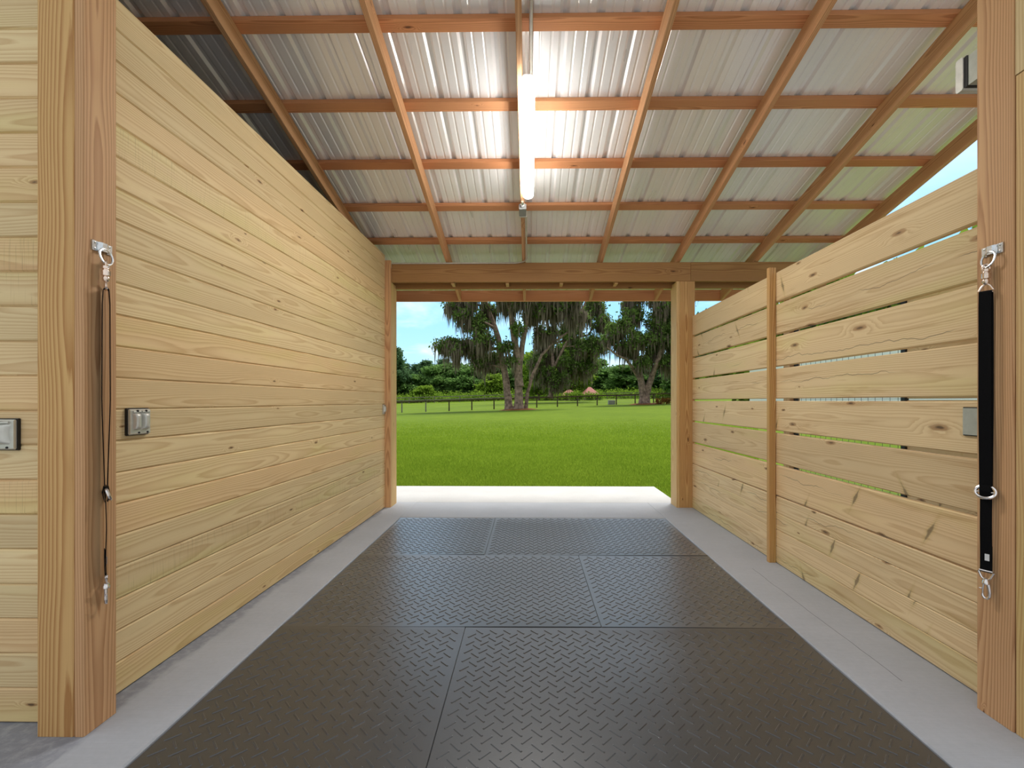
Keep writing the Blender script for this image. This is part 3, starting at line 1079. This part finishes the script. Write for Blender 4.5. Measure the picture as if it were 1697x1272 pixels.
for k in range(17):
    p = gpt(-34 + 5 * k, 90 + .35 * k)
    m3 = MB()
    m3.tube([p - Z3 * .1, p + Z3 * 1.3], .08, 6)
    m3.build('post', M['fence_grey'], pf2)
    tp.append(p)
for h in (.65, 1.2):
    for a, c in zip(tp[:-1], tp[1:]):
        d = c - a
        m.board(a + Z3 * h, d, Z3, Y3, d.length, .16, .05, .005)
m.build('rail', M['fence_grey'], pf2)

# ------------------------------------------------------------------ trees
def leaf_quads(cen, n, sig, size, rg):
    c = cen[rg.integers(0, len(cen), n)] + rg.normal(0, 1, (n, 3)) * sig
    a = rg.normal(0, 1, (n, 3))
    a /= np.linalg.norm(a, axis=1)[:, None]
    b_ = np.cross(a, rg.normal(0, 1, (n, 3)))
    b_ /= np.linalg.norm(b_, axis=1)[:, None] + 1e-9
    s = rg.uniform(size[0], size[1], n)[:, None]
    V_ = np.stack([c - a * s, c - b_ * s * .55, c + a * s, c + b_ * s * .55], 1).reshape(-1, 3)
    return V_, np.arange(4 * n).reshape(-1, 4)


def moss_strands(anc, n, rg, lmax=2.4):
    p = anc[rg.integers(0, len(anc), n)] + rg.normal(0, .18, (n, 3))
    L = rg.gamma(2.2, .38, n).clip(.25, lmax)
    w = rg.uniform(.035, .085, n)
    th = rg.uniform(0, np.pi, n)
    wv = np.stack([np.cos(th), np.sin(th), 0 * th], -1) * w[:, None]
    dr = rg.normal(0, .08, (n, 3))
    dr[:, 2] = 0
    rows = []
    for f, k in ((0, .5), (.3, 1.), (.65, .7), (1., .08)):
        q_ = p + dr * f + np.stack([0 * L, 0 * L, -L * f], -1)
        rows += [q_ - wv * k, q_ + wv * k]
    V_ = np.stack(rows, 1).reshape(-1, 3)
    base_ = np.arange(n)[:, None] * 8
    F_ = np.concatenate([base_ + np.array([2 * i, 2 * i + 1, 2 * i + 3, 2 * i + 2]) for i in range(3)], 0)
    return V_, F_


def oak(base, Y, trunks, clusters, label, seed, scale=1., lsz=(.10, .2)):
    """trunks: (points, radii) relative to base; clusters: (px, py, depth offset, radius, leaf density, moss density)"""
    rg = np.random.default_rng(seed)
    r = thing('live_oak', base, label, 'tree', 'mossy oaks beyond the lawn')
    B = Vector(base)
    mb = MB()
    nodes = []
    for pts, rad in trunks:
        pts = [B + Vector(q_) for q_ in pts]
        sm, sr = [], []
        for i in range(len(pts) - 1):
            for f in (0, .33, .66):
                sm.append(pts[i].lerp(pts[i + 1], f) + Vector(rg.normal(0, .03, 3)))
                sr.append(rad[i] * (1 - f) + rad[i + 1] * f)
        sm.append(pts[-1])
        sr.append(rad[-1])
        sr[0] *= 1.3
        mb.tube(sm, sr, 10)
        nodes += [(p_, q_) for p_, q_ in zip(sm, sr) if p_.z > B.z + 2.5]
    LV, LF, MV, MF = [], [], [], []
    nl = nm = 0
    for px, py, dy, rad, ld, md in clusters:
        c = P(px, py, Y=Y + dy)
        best = min(nodes, key=lambda q_: (q_[0] - c).length + max(0, q_[0].z - c.z + .2) * 1.5)
        a, ra = best
        L = (c - a).length
        mid = a.lerp(c, .5) + Vector((0, 0, .10 * L)) + Vector(rg.normal(0, .06 * L, 3))
        pp_, rr_ = [], []
        r0 = min(ra * .6, .05 + .03 * L)
        for k in range(8):
            f = k / 7
            pp_.append(a * (1 - f) ** 2 + mid * 2 * f * (1 - f) + c * f * f)
            rr_.append(r0 * (1 - f) + .035 * f)
        mb.tube(pp_, rr_, 6)
        nodes += [(p_, q_) for p_, q_ in zip(pp_[2:6], rr_[2:6])]
        tips, anc = [], [tuple(q_) for q_ in pp_[3:]]
        for k in range(int(9 + 4 * rad)):
            d = Vector(rg.normal(0, 1, 3))
            d.z = d.z * .6 + .15
            d = d.normalized() * rad * rg.uniform(.5, 1.05)
            st = pp_[rg.integers(4, 8)]
            e = c + d
            m_ = st.lerp(e, .55) + Vector(rg.normal(0, .12, 3))
            mb.tube([st, m_, e], [.04, .025, .008], 4, caps=False)
            tips += [tuple(e), tuple(m_), tuple(e.lerp(m_, .5))]
            anc += [tuple(m_), tuple(e.lerp(m_, .4)), tuple(e)]
        V_, F_ = leaf_quads(np.array(tips), int(ld * 620 * rad * rad), .26 * math.sqrt(rad), lsz, rg)
        LV.append(V_); LF.append(F_ + nl); nl += len(V_)
        V_, F_ = moss_strands(np.array(anc), int(md * 230 * rad * rad), rg, 2.3 * scale)
        MV.append(V_); MF.append(F_ + nm); nm += len(V_)
    mb.build('trunk', M['bark'], r, smooth=True)
    fast_mesh('foliage', np.concatenate(LV), np.concatenate(LF), M['oak_leaf'], r)
    fast_mesh('spanish_moss', np.concatenate(MV), np.concatenate(MF), M['moss'], r)
    return r


T1 = gpt(P(857, 678, Y=46.).x, 46.)


def path1(l, Y, base, dys):
    o = []
    for (x, y), d in zip(l, dys):
        p = P(x, y, Y=Y)
        o.append((p.x - base.x, d, p.z - base.z))
    return o


mul = [(path1([(844, 679), (841, 650), (835, 610), (826, 560), (806, 505), (790, 455)], 46., T1, [0, 0, .2, .5, 1, 1.5]), [.42, .37, .34, .30, .24, .18]),
       (path1([(860, 679), (859, 640), (858, 597), (850, 545), (842, 490), (838, 440)], 46., T1, [-.3, -.3, -.4, -.8, -1.2, -1.6]), [.47, .41, .38, .30, .24, .18]),
       (path1([(860, 640), (862, 600), (868, 560), (876, 510), (888, 455)], 46., T1, [-.3, -.3, 0, .3, .6]), [.36, .30, .26, .22, .17]),
       (path1([(871, 678), (874, 650), (884, 618), (898, 588), (918, 565), (945, 545)], 46., T1, [.3, .3, .5, .8, 1.2, 1.6]), [.2, .18, .17, .15, .13, .1])]
cl1 = [(752, 506, 0, 1.1, .5, 1.8), (772, 498, 1, 1.3, .8, 1.3), (768, 524, -1, 1.0, 1., 1.3), (790, 540, 0, 1.3, 1.3, 1.), (728, 574, .5, .8, 1., 1.), (744, 572, 0, .9, 1., 1.6), (758, 578, -.5, .9, .5, 2.2),
       (774, 572, 1, 1.0, .7, 1.8), (788, 584, 1, 1.0, 1., 1.3), (800, 602, .5, .9, 1., 1.), (812, 514, 1.5, 1.2, .8, 1.2), (802, 562, -1, 1.1, 1.2, 1.2), (835, 496, 0, 1.1, .7, 1.4), (834, 575, -1.2, .8, 1.3, .5),
       (862, 500, -1.5, 1.2, .7, 1.5), (858, 545, -1.6, .7, 1.3, .3), (884, 524, 1, 1.2, 1.2, 1.2), (903, 498, 0, 1.5, .8, 1.5), (922, 512, .5, 1.4, .6, 1.6), (906, 548, 1., 1.2, .5, 2.2), (945, 500, 1, 1.4, .6, 1.6),
       (846, 598, -1, .6, 1.4, .4), (815, 590, 1, .9, 1., 1.2), (760, 455, 0, 1.6, 1, 1), (800, 432, 0, 1.8, 1, 1), (850, 425, 0, 1.8, 1, 1), (900, 435, 0, 1.8, 1, 1), (940, 455, 0, 1.6, 1, 1), (915, 470, -1.5, 1.3, .8, 1.6),
       (835, 470, -1.6, 1.4, .8, 1.4), (870, 470, 1.6, 1.5, .8, 1.4), (785, 480, -1.5, 1.3, .8, 1.4), (955, 520, 1.6, 1.1, .5, 1.6)]
oak(T1, 46., mul, cl1, 'large multi-trunked mossy oak in the middle of the lawn', 11)
T2 = gpt(P(912, 659, Y=72.).x, 72.)
mul = [(path1([(912, 660), (914, 640), (917, 610), (914, 570), (906, 520), (900, 470)], 72., T2, [0, 0, 0, 1, 2, 3]), [.42, .36, .34, .30, .25, .2]),
       (path1([(917, 612), (935, 575), (955, 540), (968, 505), (978, 460)], 72., T2, [0, -.5, -1, -1.5, -2]), [.24, .22, .19, .16, .12]),
       (path1([(914, 570), (945, 560), (978, 552), (995, 520)], 72., T2, [0, 1, 1.5, 2]), [.2, .18, .15, .12])]
cl2 = [(900, 565, 0, 1.8, .4, 2.2), (896, 590, 1, 1.7, .5, 2.2), (918, 585, 1.5, 1.8, .6, 2.), (945, 545, 0, 2., 1.2, .8), (965, 520, 0, 2., .7, 1.4), (988, 505, 1, 2., .6, 1.6), (995, 538, 0, 1.7, .6, 1.8), (985, 572, -1, 2., .9, 1.4),
       (962, 580, 1, 2.2, 1., 1.2), (938, 605, 0, 2., 1., 1.2), (902, 622, 0, 1.8, .8, 1.6), (960, 612, 1, 1.9, .9, 1.2), (925, 505, 1, 2., .7, 1.4), (985, 462, 0, 2.2, 1, 1), (950, 452, 1, 2.4, 1, 1), (900, 452, 2, 2.4, 1, 1),
       (928, 630, -1, 1.6, .9, 1.2), (978, 600, 2, 1.7, .9, 1.2), (885, 600, -1, 1.4, .7, 1.6)]
oak(T2, 72., mul, cl2, 'mossy oak farther back, right of the big multi-trunked oak', 5, 1.3, (.14, .27))
T3 = gpt(P(1069, 668.5, Y=54.).x, 54.)
mul = [(path1([(1067, 670), (1066, 652), (1063, 634), (1058, 600), (1050, 560), (1048, 515), (1046, 465)], 54., T3, [0, 0, 0, .3, .8, 1.2, 1.5]), [.55, .47, .40, .34, .28, .22, .16]),
       (path1([(1070, 670), (1071, 652), (1076, 634), (1086, 605), (1095, 570), (1098, 520), (1104, 465)], 54., T3, [0, 0, 0, -.4, -.8, -1, -1.3]), [.5, .42, .36, .30, .25, .2, .15]),
       (path1([(1063, 634), (1046, 610), (1036, 596), (1020, 590), (1004, 578)], 54., T3, [0, -.5, -.8, -1, -1.2]), [.2, .17, .14, .11, .08])]
cl3 = [(1020, 545, 0, 1.2, 1.1, 1.), (1012, 560, .5, .9, .8, 1.6), (1036, 540, -1, 1.3, 1.2, .8), (1050, 525, 0, 1.4, 1.1, .8), (1060, 560, -1.5, 1.5, 1.2, .8), (1086, 545, 0, 1.6, 1.2, .8), (1100, 520, 1, 1.6, 1., 1.),
       (1105, 560, -.5, 1.6, 1.2, .8), (1080, 585, 1, 1.3, 1.1, .9), (1042, 580, 1, 1.2, 1.1, 1.), (1112, 600, 0, 1.5, 1., 1.2), (1027, 572, 0., .9, .7, 1.8), (1122, 540, 0, 1.7, 1, 1), (1135, 575, 1, 1.8, 1, 1), (1050, 490, 0, 1.3, .7, 1.4),
       (1075, 470, 1, 1.6, 1, 1), (1104, 470, -1, 1.7, 1, 1), (1130, 495, 0, 1.8, 1, 1), (1066, 600, -1, .9, 1., .5), (1090, 500, -1.5, 1.2, .6, 1.6), (1040, 505, 1.2, .9, .4, 1.8)]
oak(T3, 54., mul, cl3, 'forked mossy oak at the right of the lawn near the jamb', 23, 1.1, (.12, .22))


def bg_tree(name, kind, seed, H, Wd, n, leafmat):
    rg = np.random.default_rng(seed)
    r = bpy.data.objects.new(name, None)
    COL.objects.link(r)
    m = MB()
    m.tube([(0, 0, -.3), (.05 * H * rg.normal(0, .3), 0, H * .5), (0, 0, H * .93)], [.022 * H, .015 * H, .003 * H], 7)
    cs = []
    nb_ = 60
    for i in range(nb_):
        if kind == 'pine':
            z = H * rg.uniform(.38, .98)
            rr_ = Wd * (1.05 - z / H) * 1.1 * rg.uniform(.3, 1.1) + .2
        else:
            z = H * rg.uniform(.12, .98)
            rr_ = Wd * math.sqrt(max(.05, 1 - (abs(z / H - .5) / .52) ** 2)) * rg.uniform(.35, 1.)
        a = rg.uniform(0, 2 * math.pi)
        cs.append((rr_ * math.cos(a), rr_ * math.sin(a), z))
        m.tube([(0, 0, max(z - rr_ * .5, H * .1)), (rr_ * math.cos(a), rr_ * math.sin(a), z)], [.006 * H, .001 * H], 4)
    m.build('trunk', M['bark'], r, smooth=True)
    V_, F_ = leaf_quads(np.array(cs), n, np.array([.5, .5, .35]) * (Wd / 3.2), (.18, .42), rg)
    fast_mesh('foliage', V_, F_, M[leafmat], r)
    return r


def copy_tree(src, loc, sc, rot, label, cat, group):
    c = src.copy()
    COL.objects.link(c)
    c.location, c.rotation_euler, c.scale = loc, (0, 0, rot), (sc[0], sc[0], sc[1])
    tag(c, label, cat, group)
    for ch_ in src.children:
        d = ch_.copy()
        COL.objects.link(d)
        d.parent = c
        d.matrix_parent_inverse = Matrix()
    return c


protos = {'pine': bg_tree('pine_tree', 'pine', 1, 12., 3.0, 7000, 'pine_leaf'), 'broad': bg_tree('broadleaf_tree', 'broad', 2, 9., 3.4, 8000, 'bg_leaf'),
          'loose': bg_tree('broadleaf_tree', 'broad', 4, 8., 3.2, 6000, 'bright_leaf')}
used = set()


def place(kind, px, top, Y, wf, label, group):
    p = P(px, 660, Y=Y)
    g_ = gpt(p.x, Y)
    Ht = P(px, top, Y=Y).z - g_.z
    H0 = {'pine': 12., 'broad': 9., 'loose': 8.}[kind]
    sc = (wf, Ht / H0)
    src = protos[kind]
    if kind in used:
        copy_tree(src, g_, sc, random.uniform(0, 6), label, 'tree', group)
    else:
        used.add(kind)
        src.location, src.scale = g_, (sc[0], sc[0], sc[1])
        tag(src, label, 'tree', group)


gL, gR, gM = 'treeline left of the big oak', 'treeline beside the right oak', 'trees behind the oaks'
lL = 'green tree in the distant treeline left of the big mossy oak'
for kind, px, top, Y, wf in [('pine', 672, 603, 112, 1.), ('pine', 690, 604, 118, .9), ('broad', 682, 622, 104, 1.2), ('pine', 707, 598, 115, 1.1), ('broad', 722, 608, 106, 1.2),
                             ('pine', 735, 596, 120, 1.2), ('broad', 750, 604, 108, 1.3), ('broad', 772, 612, 104, 1.2), ('broad', 792, 606, 108, 1.3), ('pine', 808, 590, 122, 1.3),
                             ('loose', 705, 640, 98, .8), ('loose', 816, 622, 100, 1.), ('broad', 830, 604, 110, 1.3)]:
    place(kind, px, top, Y, wf, lL, gL)
for kind, px, top, Y, wf in [('broad', 640, 600, 104, 1.3), ('pine', 622, 590, 112, 1.2), ('broad', 600, 596, 106, 1.4), ('broad', 572, 590, 104, 1.4), ('pine', 545, 580, 108, 1.3)]:
    place(kind, px, top, Y, wf, lL, gL)
place('pine', 655, 578, 100, 1.1, 'tall dark pine beside the left jamb of the opening, rising above the treeline', gL)
lM = 'green tree standing behind the trunks of the mossy oaks'
for kind, px, top, Y, wf in [('broad', 846, 596, 112, 1.3), ('broad', 880, 590, 104, 1.4), ('loose', 893, 585, 90, 1.1), ('broad', 905, 600, 112, 1.3), ('broad', 932, 590, 125, 1.4), ('loose', 948, 562, 96, 1.2), ('broad', 965, 588, 130, 1.5),
                             ('broad', 985, 596, 118, 1.4)]:
    place(kind, px, top, Y, wf, lM, gM)
lR = 'green tree in the distant treeline beside the forked oak on the right'
for kind, px, top, Y, wf in [('broad', 1006, 612, 116, 1.2), ('pine', 1022, 609, 120, 1.3), ('broad', 1040, 606, 108, 1.4), ('broad', 1058, 612, 112, 1.2), ('broad', 1082, 606, 108, 1.3), ('pine', 1100, 590, 100, 1.2),
                             ('broad', 1112, 606, 104, 1.3), ('broad', 1130, 590, 104, 1.4), ('broad', 1150, 560, 90, 1.6), ('pine', 1175, 520, 80, 1.6)]:
    place(kind, px, top, Y, wf, lR, gR)
lS = 'dark tree behind the white storage shed, glimpsed through the slatted wall'
for x, y, s_ in ((24, 16, 1.1), (24, 22, 1.2), (25, 29, 1.2), (24, 36, 1.3), (20, 40, 1.2)):
    copy_tree(protos['loose'], (x, y, 0), (1.2, s_), x + y, lS, 'tree', 'trees behind the shed')

# undergrowth along the foot of the treeline
rg = np.random.default_rng(9)
nU = 900
ux = rg.uniform(-42, 58, nU)
uy = rg.uniform(93, 100, nU) + np.abs(ux) * .03
uz = ground_z(ux, uy) + rg.uniform(.2, 1.5, nU)
V_, F_ = leaf_quads(np.stack([ux, uy, uz], -1), 26000, np.array([.7, .7, .4]), (.12, .32), rg)
tag(fast_mesh('undergrowth', V_, F_, M['bright_leaf']), 'fresh green undergrowth along the foot of the distant trees', 'undergrowth', kind='stuff')

for k, (px, Y_, w_, h_, lab) in enumerate(((938, 84., 2.6, 1.3, 'pale green shrub hiding the left end of the distant house'), (957, 82., 1.3, 1.1, 'pale green shrub between the two red roofs of the distant house'),
                                         (985, 83., 1.6, 1.0, 'pale green shrub at the right end of the distant house'), (915, 86., 2.2, .9, 'pale green shrub at the foot of the oak farther back'))):
    c = gpt(P(px, 660, Y=Y_).x, Y_)
    r = thing('shrub', c, lab, 'shrub', 'shrubs in front of the house')
    m = MB()
    ce = []
    for j in range(26):
        q_ = c + Vector((random.uniform(-1, 1) * w_ * .8, random.uniform(-.7, .7), random.uniform(.2, 1.) * h_))
        m.tube([c + (q_ - c) * .05, q_], [.03, .008], 4)
        ce.append(tuple(q_))
    m.build('stem', M['bark'], r)
    V_, F_ = leaf_quads(np.array(ce), 1500, .28, (.08, .2), rg)
    fast_mesh('foliage', V_, F_, M['bright_leaf'], r)

# mulch rings, rusty border plants, utility box, house
def mulch(px, py, Y, rx, ry, label):
    c = gpt(P(px, py, Y=Y).x, Y)
    m = MB()
    vs, fs = [c + Z3 * .16], []
    for j, (k, h) in enumerate(((.55, .12), (1., -.05))):
        for i in range(28):
            a = 2 * math.pi * i / 28
            w = k * (1 + .1 * math.sin(3 * a + j) + .05 * math.sin(7 * a))
            x, y = c.x + rx * w * math.cos(a), c.y + ry * w * math.sin(a)
            vs.append(Vector((x, y, float(ground_z(np.array(x), np.array(y))) + h)))
    for i in range(28):
        fs.append((0, 1 + i, 1 + (i + 1) % 28))
        fs.append((1 + i, 29 + i, 29 + (i + 1) % 28, 1 + (i + 1) % 28))
    m.add(vs, fs)
    tag(m.build('mulch_ring', M['mulch'], smooth=True), label, 'mulch')


mulch(858, 678, 46., 2.2, 1.6, 'brown mulch ring around the big multi-trunked oak')
mulch(1070, 668, 54., 2.3, 1.6, 'brown mulch ring around the forked oak on the right')
for px, lab in ((1092, 'rusty leafed border plant nearest the forked oak'), (1101, 'rusty leafed border plant in the middle of the three by the right jamb'), (1109, 'rusty leafed border plant closest to the right jamb')):
    c = gpt(P(px, 668, Y=53.).x, 53.)
    r = thing('border_plant', c, lab, 'plant', 'rusty border plants')
    m = MB()
    ce = []
    for k in range(12):
        q_ = c + Vector((random.uniform(-.35, .35), random.uniform(-.3, .3), random.uniform(.15, .6)))
        m.tube([c, q_], [.012, .004], 4)
        ce.append(tuple(q_))
    m.build('stem', M['bark'], r)
    V_, F_ = leaf_quads(np.array(ce), 260, .12, (.05, .12), rg)
    fast_mesh('foliage', V_, F_, M['flower'], r)
c = gpt(P(1012, 671, Y=57.).x, 56.4)
r = thing('utility_box', c, 'grey slatted utility box standing by the paddock fence', 'utility box')
m = MB()
m.box((c.x - .4, c.y - .3, c.z), (c.x + .4, c.y + .3, c.z + .55), .02)
m.build('body', M['util'], r)
m = MB()
for k in range(3):
    m.box((c.x - .37, c.y - .315, c.z + .12 + .14 * k), (c.x + .37, c.y - .298, c.z + .17 + .14 * k), .004)
m.build('louver', M['fence_grey'], r)

HY = 88.
hc = gpt(P(966, 660, Y=HY).x, HY)
hs = thing('house', hc, 'distant house with a red hipped roof behind the paddock fence', 'house')
zt = P(966, 641, Y=HY).z
ze = P(966, 654, Y=HY).z


def hip(x0, x1, y0, y1, ze_, zt_, name):
    m = MB()
    i = min(x1 - x0, y1 - y0) * .42
    vs = [(x0, y0, ze_), (x1, y0, ze_), (x1, y1, ze_), (x0, y1, ze_), (x0 + i, (y0 + y1) / 2, zt_), (x1 - i, (y0 + y1) / 2, zt_)]
    m.add(vs, [(0, 1, 5, 4), (1, 2, 5), (2, 3, 4, 5), (3, 0, 4), (0, 3, 2, 1)])
    return m.build(name, M['roof_red'], hs)


hip(hc.x - .2, hc.x + 2.9, HY - 3, HY + 4, ze, zt, 'roof')
hip(hc.x - 4.4, hc.x - .8, HY - 2, HY + 4, ze - .1, zt - .5, 'roof')
m = MB()
m.box((hc.x - 4.5, HY - 1.8, hc.z - .3), (hc.x + 3., HY + 3.6, ze), .01)
m.build('wall', M['house'], hs)

# ------------------------------------------------------------------ sky and sun
n = NT('day_sky', world=True)
tc = n.n('ShaderNodeTexCoord').outputs['Generated']
x, y, z = n.xyz(tc)
zz = n.math('MAXIMUM', z, 0.)
sky = n.ramp(n.math('POWER', zz, .6), [(0, (.33, .45, .53)), (.35, (.18, .36, .52)), (.75, (.10, .27, .56)), (1, (.10, .27, .56))])
pv = n.vec(n.math('DIVIDE', x, n.math('ADD', zz, .18)), n.math('DIVIDE', y, n.math('ADD', zz, .18)), 3.1)
cl = n.noise(pv, 1.15, 5, .58, dist=.3)
sky = n.mix(n.step(cl, .46, .70, 0., .9), sky, (.46, .50, .54))
sky = n.mix(n.math('MULTIPLY', n.step(z, .24, .5), n.step(cl, .30, .62, .45, 1.)), sky, (.56, .575, .58))
# hazy overcast overhead and on the other side of the barn
back = n.step(n.math('ADD', n.math('MULTIPLY', y, -.8), z), -.2, .55)
sky = n.mix(back, sky, n.mix(n.step(cl, .3, .7), (.26, .29, .32), (.36, .36, .36)))
bg = n.n('ShaderNodeBackground')
n.put(bg.inputs[0], sky)
bg.inputs[1].default_value = 1.0
wo = n.n('ShaderNodeOutputWorld')
n.t.links.new(bg.outputs[0], wo.inputs[0])
S.world = n.m

su = bpy.data.lights.new('sun', 'SUN')
su.energy = 2.0
su.angle = math.radians(22)
su.color = (1., .96, .88)
so = bpy.data.objects.new('sun', su)
COL.objects.link(so)
so.rotation_euler = Vector((-.30, -.34, -1)).to_track_quat('-Z', 'Y').to_euler()

# ------------------------------------------------------------------ camera
cam = bpy.data.cameras.new('camera')
cam.sensor_width = 36
cam.sensor_fit = 'HORIZONTAL'
cam.lens = F_PX / W_PX * 36
cam.shift_x = -(CX - W_PX / 2) / W_PX
cam.shift_y = (CY - H_PX / 2) / W_PX
cam.clip_end = 600
co = bpy.data.objects.new('camera', cam)
COL.objects.link(co)
co.location = (0, 0, CAM_H)
co.rotation_euler = (math.pi / 2, 0, PSI)
S.camera = co

S.view_settings.view_transform = 'Standard'
S.view_settings.look = 'None'
S.view_settings.gamma = 1
S.view_settings.use_curve_mapping = False
S.view_settings.exposure = 1.4
S.cycles.use_denoising = True
S.cycles.max_bounces = 8
S.cycles.diffuse_bounces = 5
S.cycles.glossy_bounces = 3
S.cycles.transmission_bounces = 3
S.cycles.sample_clamp_indirect = 8
S.cycles.caustics_reflective = False
S.cycles.caustics_refractive = False
